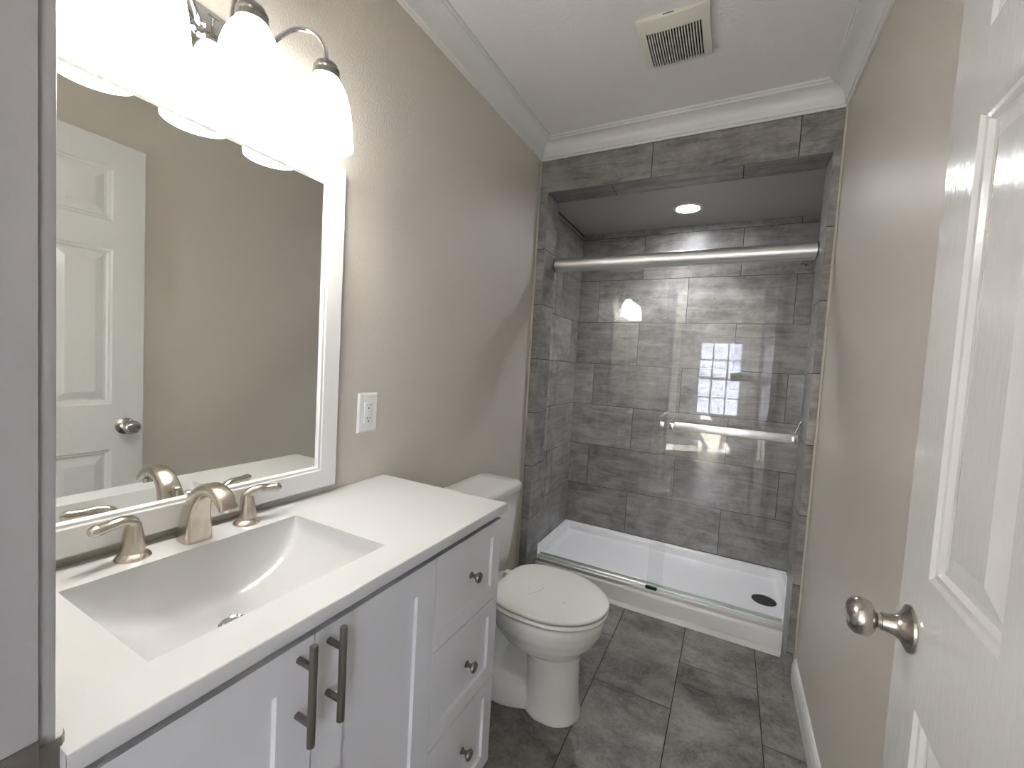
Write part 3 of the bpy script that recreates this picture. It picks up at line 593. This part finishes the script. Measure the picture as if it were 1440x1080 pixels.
# ================================================================ TOILET
TY = 1.43
to = thing('toilet', 'white two piece toilet between the vanity and the shower', 'toilet', (0.33, TY, 0))
def egg(xb, xf, hw, z, xc=None, n=48, pb=2.0, pf=2.0):
    xc = (xb + xf) / 2 if xc is None else xc; out = []
    for i in range(n):
        a = 2 * math.pi * i / n; ca, sa = math.cos(a), math.sin(a); p = pf if ca > 0 else pb
        out.append((xc + (xf - xc if ca > 0 else xc - xb) * math.copysign(abs(ca) ** (2 / p), ca), TY + hw * math.copysign(abs(sa) ** (2 / (2.0 if ca > 0 else p)), sa), z))
    return out
bw = MB()
bw.loft([egg(*a) for a in ((0.380, 0.598, 0.096, 0.0), (0.380, 0.597, 0.095, 0.012), (0.385, 0.590, 0.088, 0.045), (0.390, 0.584, 0.082, 0.12), (0.385, 0.582, 0.082, 0.195), (0.345, 0.588, 0.096, 0.230), (0.28, 0.606, 0.130, 0.258), (0.25, 0.636, 0.157, 0.292), (0.235, 0.655, 0.174, 0.33), (0.228, 0.662, 0.180, 0.362), (0.228, 0.662, 0.180, 0.378), (0.236, 0.655, 0.173, 0.386))])
bw.loft([egg(0.11, 0.46, h, z, pb=3) for h, z in ((0.100, 0.0), (0.099, 0.02), (0.090, 0.05), (0.075, 0.075), (0.05, 0.085))])
bw.tube([(0.46, TY, 0.19), (0.38, TY, 0.265), (0.30, TY, 0.255), (0.245, TY, 0.175), (0.235, TY, 0.06)], [0.052, 0.058, 0.062, 0.062, 0.060], n=20)
bw.loft([rrect(0.30, TY, hx, hy, z, 0.03) for hx, hy, z in ((0.17, 0.050, 0.02), (0.165, 0.036, 0.10), (0.155, 0.030, 0.19), (0.15, 0.04, 0.29))])
bw.loft([rrect(0.165, TY, 0.085, 0.075, 0.05, 0.04), rrect(0.165, TY, 0.085, 0.08, 0.2, 0.04), rrect(0.165, TY, 0.11, 0.10, 0.30, 0.04), rrect(0.165, TY, 0.135, 0.115, 0.345, 0.04), rrect(0.165, TY, 0.135, 0.115, 0.378, 0.04), rrect(0.165, TY, 0.13, 0.11, 0.384, 0.035)])
bo = bw.build('bowl', M_PORC, to)
rm = bo.modifiers.new('blend', 'REMESH'); rm.mode = 'VOXEL'; rm.voxel_size = 0.0042; rm.use_smooth_shade = True
sm_ = bo.modifiers.new('soften', 'SMOOTH'); sm_.iterations = 8; sm_.factor = 0.5
for s_ in (-1, 1): MB().lathe([(0.011, -0.004), (0.011, 0.003), (0.007, 0.008), (0.0001, 0.009)], (0.245, TY + s_ * 0.094, 0.036), Vector((0, s_ * 0.8, 0.6)), 16).build('floor_bolt', M_DARKNI, to)
tk = MB(); tk.loft([rrect(0.118, TY, hx, hy, z, 0.035) for hx, hy, z in ((0.075, 0.150, 0.386), (0.082, 0.165, 0.40), (0.088, 0.180, 0.46), (0.096, 0.196, 0.62), (0.099, 0.201, 0.716))]); tk.build('tank', M_PORC, to, autosmooth=50)
tl = MB(); tl.loft([rrect(0.118, TY, hx, hy, z, r) for hx, hy, z, r in ((0.100, 0.203, 0.7165, 0.034), (0.108, 0.212, 0.719, 0.036), (0.111, 0.216, 0.726, 0.038), (0.111, 0.216, 0.738, 0.038), (0.107, 0.212, 0.7475, 0.036), (0.095, 0.200, 0.752, 0.03), (0.05, 0.12, 0.754, 0.02))]); tl.build('tank_lid', M_PORC, to, autosmooth=60)
MB().lathe([(0.014, 0), (0.014, 0.006), (0.008, 0.009)], (0.216, TY - 0.14, 0.665), X, 16).tube([(0.224, TY - 0.14, 0.665), (0.229, TY - 0.11, 0.662), (0.229, TY - 0.075, 0.656)], [0.005, 0.0055, 0.007], n=12).build('flush_lever', M_CHROME, to)
def slab(name, xb, xf, hw, za, zb, pb, dome=0.0):
    m = MB(); r = (zb - za) * 0.45; L_ = [egg(xb + r, xf - r, hw - r, za, pb=pb, xc=0.45)]
    for a in (0, 45, 90): L_.append(egg(xb + r * (1 - math.sin(math.radians(a))), xf - r * (1 - math.sin(math.radians(a))), hw - r * (1 - math.sin(math.radians(a))), za + r * (1 - math.cos(math.radians(a))), pb=pb, xc=0.45))
    for a in (0, 30, 60, 90): L_.append(egg(xb + r * (1 - math.cos(math.radians(a))), xf - r * (1 - math.cos(math.radians(a))), hw - r * (1 - math.cos(math.radians(a))), zb - r + r * math.sin(math.radians(a)), pb=pb, xc=0.45))
    for q, h in ((0.90, 0.3), (0.75, 0.65), (0.5, 0.9), (0.2, 1.0)):
        L_.append(egg(0.45 - (0.45 - xb - r) * q, 0.45 + (xf - r - 0.45) * q, (hw - r) * q, zb + dome * h, pb=pb, xc=0.45))
    m.loft(L_); return m.build(name, M_LID, to, autosmooth=60)
M_LID = paint('toilet_seat_plastic', (0.73, 0.725, 0.69), 0.16, mott=0.02)
slab('seat', 0.262, 0.671, 0.1815, 0.3905, 0.4070, 3.2); lid = slab('lid', 0.262, 0.672, 0.182, 0.4115, 0.4265, 3.2, 0.004)
for s_ in (-1, 1): MB().box(0.225, 0.275, TY + s_ * 0.075 - 0.018, TY + s_ * 0.075 + 0.018, 0.3845, 0.408, 0, 0.006).build('seat_hinge', M_PLAST, to)
# scuffs left on the lid
M_SCUFF = paint('scuff_grey', (0.30, 0.27, 0.24), 0.8)
for q in (MB().tube([(0.395, 1.352, 0.4296), (0.41, 1.375, 0.4301), (0.425, 1.402, 0.4304), (0.43, 1.43, 0.4306)], 0.0006, n=6), MB().lathe([(0.003, 0.0), (0.002, 0.0005), (0.0001, 0.0006)], (0.530, 1.378, 0.4298), Z, 8)):
    q.build('scuff_mark', M_SCUFF, lid)['label'] = 'small grey scuff mark on the lid'

# ================================================================ BEDROOM BEHIND THE CAMERA (seen in the shower glass)
struct(MB().box(BX0 - 0.1, BX1 + 0.1, BY - 0.1, Y0 - 0.002, -0.1, 0.0), 'floor_bedroom', M_BFLOOR, 'dark glossy floor of the room behind the camera', 'floor')
struct(MB().box(BX0 - 0.1, BX1 + 0.1, BY - 0.1, Y0, 2.45, 2.55), 'ceiling_bedroom', M_CEIL, 'white ceiling of the room behind the camera', 'ceiling')
def holed(name, label, axis, at, th, span, hole):      # wall with one window opening
    m = MB(); (u0, u1), (a0, a1, z0, z1) = span, hole
    for r in ((u0, a0, -0.1, 2.5), (a1, u1, -0.1, 2.5), (a0, a1, -0.1, z0), (a0, a1, z1, 2.5)):
        if axis == 'y': m.box(r[0], r[1], at - th, at, r[2], r[3])
        else: m.box(at - th, at, r[0], r[1], r[2], r[3])
    return struct(m, name, M_BWALL, label, 'wall')
WX0, WX1, WZ0, WZ1 = 0.455, 1.150, 0.530, 1.825
holed('wall_bedroom_back', 'wall with a blind covered window seen in the shower glass', 'y', BY, 0.12, (BX0 - 0.1, BX1 + 0.1), (WX0, WX1, WZ0, WZ1))
RY0, RY1, RZ0, RZ1 = -2.9, -1.7, 0.75, 2.1
holed('wall_bedroom_right', 'wall on the right of the room behind the camera', 'x', BX1 + 0.1, 0.10, (BY - 0.1, Y0), (RY0, RY1, RZ0, RZ1))
QY0, QY1, QZ0, QZ1 = -2.95, -2.25, 0.55, 2.28
holed('wall_bedroom_left', 'sunlit side wall of the room behind the camera', 'x', BX0, 0.10, (BY - 0.1, Y0), (QY0, QY1, QZ0, QZ1))
f = MB(); yt = BY
for r in ((WX0 - 0.07, WX0, WZ0 - 0.07, WZ1 + 0.07), (WX1, WX1 + 0.07, WZ0 - 0.07, WZ1 + 0.07), (WX0, WX1, WZ1, WZ1 + 0.07), (WX0, WX1, WZ0 - 0.07, WZ0)): f.box(r[0], r[1], yt, yt + 0.018, r[2], r[3])
w1 = thing('window_1', 'bright window with white blinds reflected in the shower glass', 'window', ((WX0 + WX1) / 2, BY, WZ0)); w1['kind'] = 'structure'
f.build('window_frame', M_TRIM, w1)
sa = MB(); yc_ = BY - 0.085
for r in ((WX0, WX0 + 0.035, WZ0, WZ1), (WX1 - 0.035, WX1, WZ0, WZ1), (WX0, WX1, WZ0, WZ0 + 0.04), (WX0, WX1, WZ1 - 0.04, WZ1), (WX0, WX1, 1.155, 1.20)): sa.box(r[0], r[1], yc_ - 0.02, yc_ + 0.02, r[2], r[3])
for i in (1, 2): xx = WX0 + (WX1 - WX0) * i / 3; sa.box(xx - 0.013, xx + 0.013, yc_ - 0.008, yc_ + 0.008, WZ0, WZ1)
for z_ in (0.85, 1.50): sa.box(WX0, WX1, yc_ - 0.008, yc_ + 0.008, z_ - 0.013, z_ + 0.013)
sa.build('sash', M_TRIM, w1)
MB().box(WX0 + 0.001, WX1 - 0.001, yc_ + 0.009, yc_ + 0.013, WZ0 + 0.001, WZ1 - 0.001).build('window_pane', M_WGLASS, w1)
bl = thing('window_blind', 'white slatted blind hanging in the reflected window', 'blind', ((WX0 + WX1) / 2, BY - 0.03, WZ1))
s2 = MB(); z_ = WZ0 + 0.03
while z_ < WZ1 - 0.05:
    s2.add([(WX0 + 0.006, BY - 0.048, z_ - 0.004), (WX1 - 0.006, BY - 0.048, z_ - 0.004), (WX1 - 0.006, BY - 0.025, z_ + 0.004), (WX0 + 0.006, BY - 0.025, z_ + 0.004)], [(0, 1, 2, 3)]); z_ += 0.027
s2.build('slats', M_BLIND, bl, fix=False)
MB().box(WX0 + 0.004, WX1 - 0.004, BY - 0.055, BY - 0.015, WZ1 - 0.045, WZ1 - 0.002).build('head_rail', M_BLIND, bl)
MB().tube([(WX1 - 0.06, BY - 0.012, WZ1 - 0.04), (WX1 - 0.06, BY - 0.012, WZ1 - 0.62)], 0.004, n=8, sub=0).build('tilt_wand', M_BLIND, bl)
w2 = thing('window_2', 'side window letting sun onto the wall behind the camera', 'window', (BX0, (QY0 + QY1) / 2, QZ0)); w2['kind'] = 'structure'
sb = MB(); xc_ = BX0 - 0.05
for r in ((QY0, QY0 + 0.03, QZ0, QZ1), (QY1 - 0.03, QY1, QZ0, QZ1), (QY0, QY1, QZ0, QZ0 + 0.03), (QY0, QY1, QZ1 - 0.03, QZ1), (QY0, QY1, 1.62, 1.66)): sb.box(xc_ - 0.02, xc_ + 0.02, r[0], r[1], r[2], r[3])
sb.box(xc_ - 0.01, xc_ + 0.01, QY0 + 0.22, QY0 + 0.24, QZ0, QZ1)
sb.build('sash', M_TRIM, w2)
w3 = thing('fill_window', 'added window in the right wall behind the camera, there for fill light', 'window', (BX1, (RY0 + RY1) / 2, RZ0)); w3['kind'] = 'structure'  # added opening, brings extra fill daylight through the doorway
sb = MB(); xc_ = BX1 + 0.05
for r in ((RY0, RY0 + 0.04, RZ0, RZ1), (RY1 - 0.04, RY1, RZ0, RZ1), (RY0, RY1, RZ0, RZ0 + 0.04), (RY0, RY1, RZ1 - 0.04, RZ1), (-2.32, -2.28, RZ0, RZ1)): sb.box(xc_ - 0.02, xc_ + 0.02, r[0], r[1], r[2], r[3])
sb.build('sash', M_TRIM, w3)
bbp = MB().box(BX0, WX1 + 1.0, BY, BY + 0.014, 0, 0.10); struct(bbp, 'baseboard_bedroom', M_TRIM, 'white baseboard under the reflected window', 'baseboard')
nb = MB()
for i in range(28): nb.box(-5, 7, -8.2 + 0.012 * (0), -8.0, -0.2 + 0.18 * i, -0.2 + 0.18 * i + 0.165).box(-5, 7, -8.2, -8.015, -0.2 + 0.18 * i + 0.165, -0.02 + 0.18 * i)
struct(nb, 'wall_neighbour', paint('blue_grey_siding', (0.40, 0.43, 0.54), 0.7), 'blue grey siding of the house outside the reflected window', 'wall')
struct(MB().box(-12, 14, -14, 6, -0.3, -0.2), 'ground_outside', M_LAWN, 'ground outside the windows', 'ground')
for nm, loc, rot, sx, sy in (('daylight_portal', ((WX0 + WX1) / 2, BY - 0.14, (WZ0 + WZ1) / 2), Vector((0, 1, 0)), WX1 - WX0, WZ1 - WZ0), ('daylight_portal', (BX0 - 0.12, (QY0 + QY1) / 2, (QZ0 + QZ1) / 2), Vector((1, 0, 0)), QY1 - QY0, QZ1 - QZ0), ('daylight_portal', (BX1 + 0.12, (RY0 + RY1) / 2, (RZ0 + RZ1) / 2), Vector((-1, 0, 0)), RY1 - RY0, RZ1 - RZ0)):
    L_ = bpy.data.lights.new(nm, 'AREA'); L_.shape = 'RECTANGLE'; L_.size = sx; L_.size_y = sy; L_.cycles.is_portal = True
    o = bpy.data.objects.new(nm, L_); COL.objects.link(o); o.location = loc; o.rotation_euler = rot.to_track_quat('-Z', 'Z').to_euler()

# ================================================================ PERSON HOLDING THE PHONE (only seen as a faint reflection in the shower glass)
CAMP = Vector((0.98763, 0.0, 1.2580))
def L3(r, u, f): return CAMP + RT * r + UP * u + FW * f
M_SKIN = paint('skin', (0.45, 0.27, 0.19), 0.5); M_SHIRT = paint('dark_cotton', (0.05, 0.05, 0.06), 0.85); M_JEANS = paint('blue_denim', (0.06, 0.08, 0.14), 0.85); M_HAIR = paint('dark_hair', (0.03, 0.02, 0.015), 0.6)
def skinned(name, chains, m, parent, root=None, sub=2):     # chains: lists of (point, radius); equal points are shared joints
    pts, rad, ed = [], [], set()
    def idx(p, r):
        for i, q in enumerate(pts):
            if (q - p).length < 1e-5: return i
        pts.append(p); rad.append(r); return len(pts) - 1
    for c in chains:
        ids = [idx(Vector(p), r) for p, r in c]
        for a, b_ in zip(ids, ids[1:]): ed.add((a, b_))
    off = ORG[parent]; me = bpy.data.meshes.new(name); me.from_pydata([p - off for p in pts], list(ed), []); me.materials.append(m)
    o = bpy.data.objects.new(name, me); COL.objects.link(o); o.parent = parent; ORG[o] = off
    md = o.modifiers.new('skin', 'SKIN'); md.use_smooth_shade = True
    lay = me.skin_vertices[0].data if me.skin_vertices else None
    if lay is None:
        bm = bmesh.new(); bm.from_mesh(me); bm.verts.layers.skin.verify(); bm.to_mesh(me); bm.free(); lay = me.skin_vertices[0].data
    for i, r in enumerate(rad): lay[i].radius = (r, r) if not isinstance(r, tuple) else r; lay[i].use_root = (i == 0)
    sd = o.modifiers.new('sub', 'SUBSURF'); sd.levels = sd.render_levels = sub
    return o
ph = thing('phone', 'dark phone held up in a hand, reflected in the shower glass', 'phone', L3(0.06, -0.025, -0.012))
pb = MB(); ring = [(-0.014, -0.060), (-0.008, -0.062), (0.128, -0.062), (0.134, -0.060), (0.136, -0.054), (0.136, 0.006), (0.134, 0.012), (0.128, 0.014), (-0.008, 0.014), (-0.014, 0.012), (-0.016, 0.006), (-0.016, -0.054)]
pb.loft([[L3(r, u, f) for r, u in ring] for f in (-0.020, -0.012)], smooth=False); pb.build('phone_body', M_BLACK, ph)
lens = MB()
for r, u in ((0.0, 0.0), (0.0, -0.018)): lens.lathe([(0.0065, -0.0119), (0.0065, -0.0100), (0.004, -0.0095)], L3(r, u, 0), FW, 16)
lens.build('lens_ring', M_CHROME, ph)
pe = thing('person', 'person in dark shirt and jeans behind the doorway holding up a phone', 'person', (1.52, -0.42, 0))
wr = L3(0.165, -0.075, -0.105); pc = L3(0.163, -0.045, -0.030)
hip, chest, neck = (1.52, -0.42, 0.96), (1.53, -0.42, 1.30), (1.53, -0.41, 1.47)
shl, shr = (1.36, -0.37, 1.41), (1.70, -0.45, 1.41)
elb = (1.335, -0.30, 1.08)
ch = [[(hip, 0.13), ((1.525, -0.42, 1.13), 0.125), (chest, 0.14), (neck, 0.058), ((1.525, -0.40, 1.55), 0.062), ((1.52, -0.38, 1.63), 0.092), ((1.52, -0.39, 1.70), 0.075)],
      [((1.52, -0.38, 1.63), 0.092), ((1.515, -0.275, 1.62), 0.012)],
      [(chest, 0.14), (shl, 0.058), (elb, 0.042), (tuple(wr), 0.026), (tuple(pc), (0.030, 0.016))],
      [(chest, 0.14), (shr, 0.058), ((1.75, -0.43, 1.12), 0.042), ((1.74, -0.36, 0.89), 0.026), ((1.735, -0.34, 0.80), 0.026), ((1.73, -0.33, 0.74), 0.014)]]
for sx in (-0.09, 0.09):
    ch.append([(hip, 0.13), ((1.52 + sx, -0.42, 0.86), 0.092), ((1.52 + sx * 1.05, -0.40, 0.50), 0.060), ((1.52 + sx * 1.1, -0.43, 0.10), 0.040), ((1.52 + sx * 1.1, -0.40, 0.045), 0.040), ((1.52 + sx * 1.2, -0.27, 0.035), 0.034)])
for k, u in enumerate((-0.052, -0.035, -0.018, -0.001)):
    ln = (0.028, 0.008, 0.0, 0.010)[k]
    ch.append([(tuple(pc), 0.03), (tuple(L3(0.152, u, -0.012)), 0.0095), (tuple(L3(0.147, u, -0.002)), 0.0085), (tuple(L3(0.122, u, -0.0035)), 0.008), (tuple(L3(0.098 + ln, u - 0.002, -0.0035)), 0.007)])
ch.append([(tuple(pc), 0.03), (tuple(L3(0.158, -0.062, -0.034)), 0.012), (tuple(L3(0.138, -0.052, -0.0305)), 0.010), (tuple(L3(0.112, -0.040, -0.0295)), 0.0085)])
skinned('body', ch, M_SKIN, pe)
mid = [a * 0.55 + b_ * 0.45 for a, b_ in zip(shl, elb)]
skinned('shirt', [[((1.52, -0.42, 0.94), 0.148), ((1.525, -0.42, 1.13), 0.143), (chest, 0.158), ((1.53, -0.415, 1.41), 0.10), ((1.53, -0.41, 1.455), 0.072)], [(chest, 0.158), (shl, 0.072), (tuple(mid), 0.062)], [(chest, 0.158), (shr, 0.072), ((1.73, -0.44, 1.25), 0.062)]], M_SHIRT, pe)
skinned('jeans', [[((1.52, -0.42, 0.99), 0.140), ((1.52, -0.42, 0.93), 0.142)]] + [[((1.52, -0.42, 0.93), 0.142), ((1.52 + sx, -0.42, 0.84), 0.104), ((1.52 + sx * 1.05, -0.40, 0.50), 0.073), ((1.52 + sx * 1.1, -0.43, 0.10), 0.056)] for sx in (-0.09, 0.09)], M_JEANS, pe)
skinned('hair', [[((1.52, -0.43, 1.58), 0.06), ((1.52, -0.42, 1.66), 0.092), ((1.52, -0.385, 1.72), 0.072)]], M_HAIR, pe)
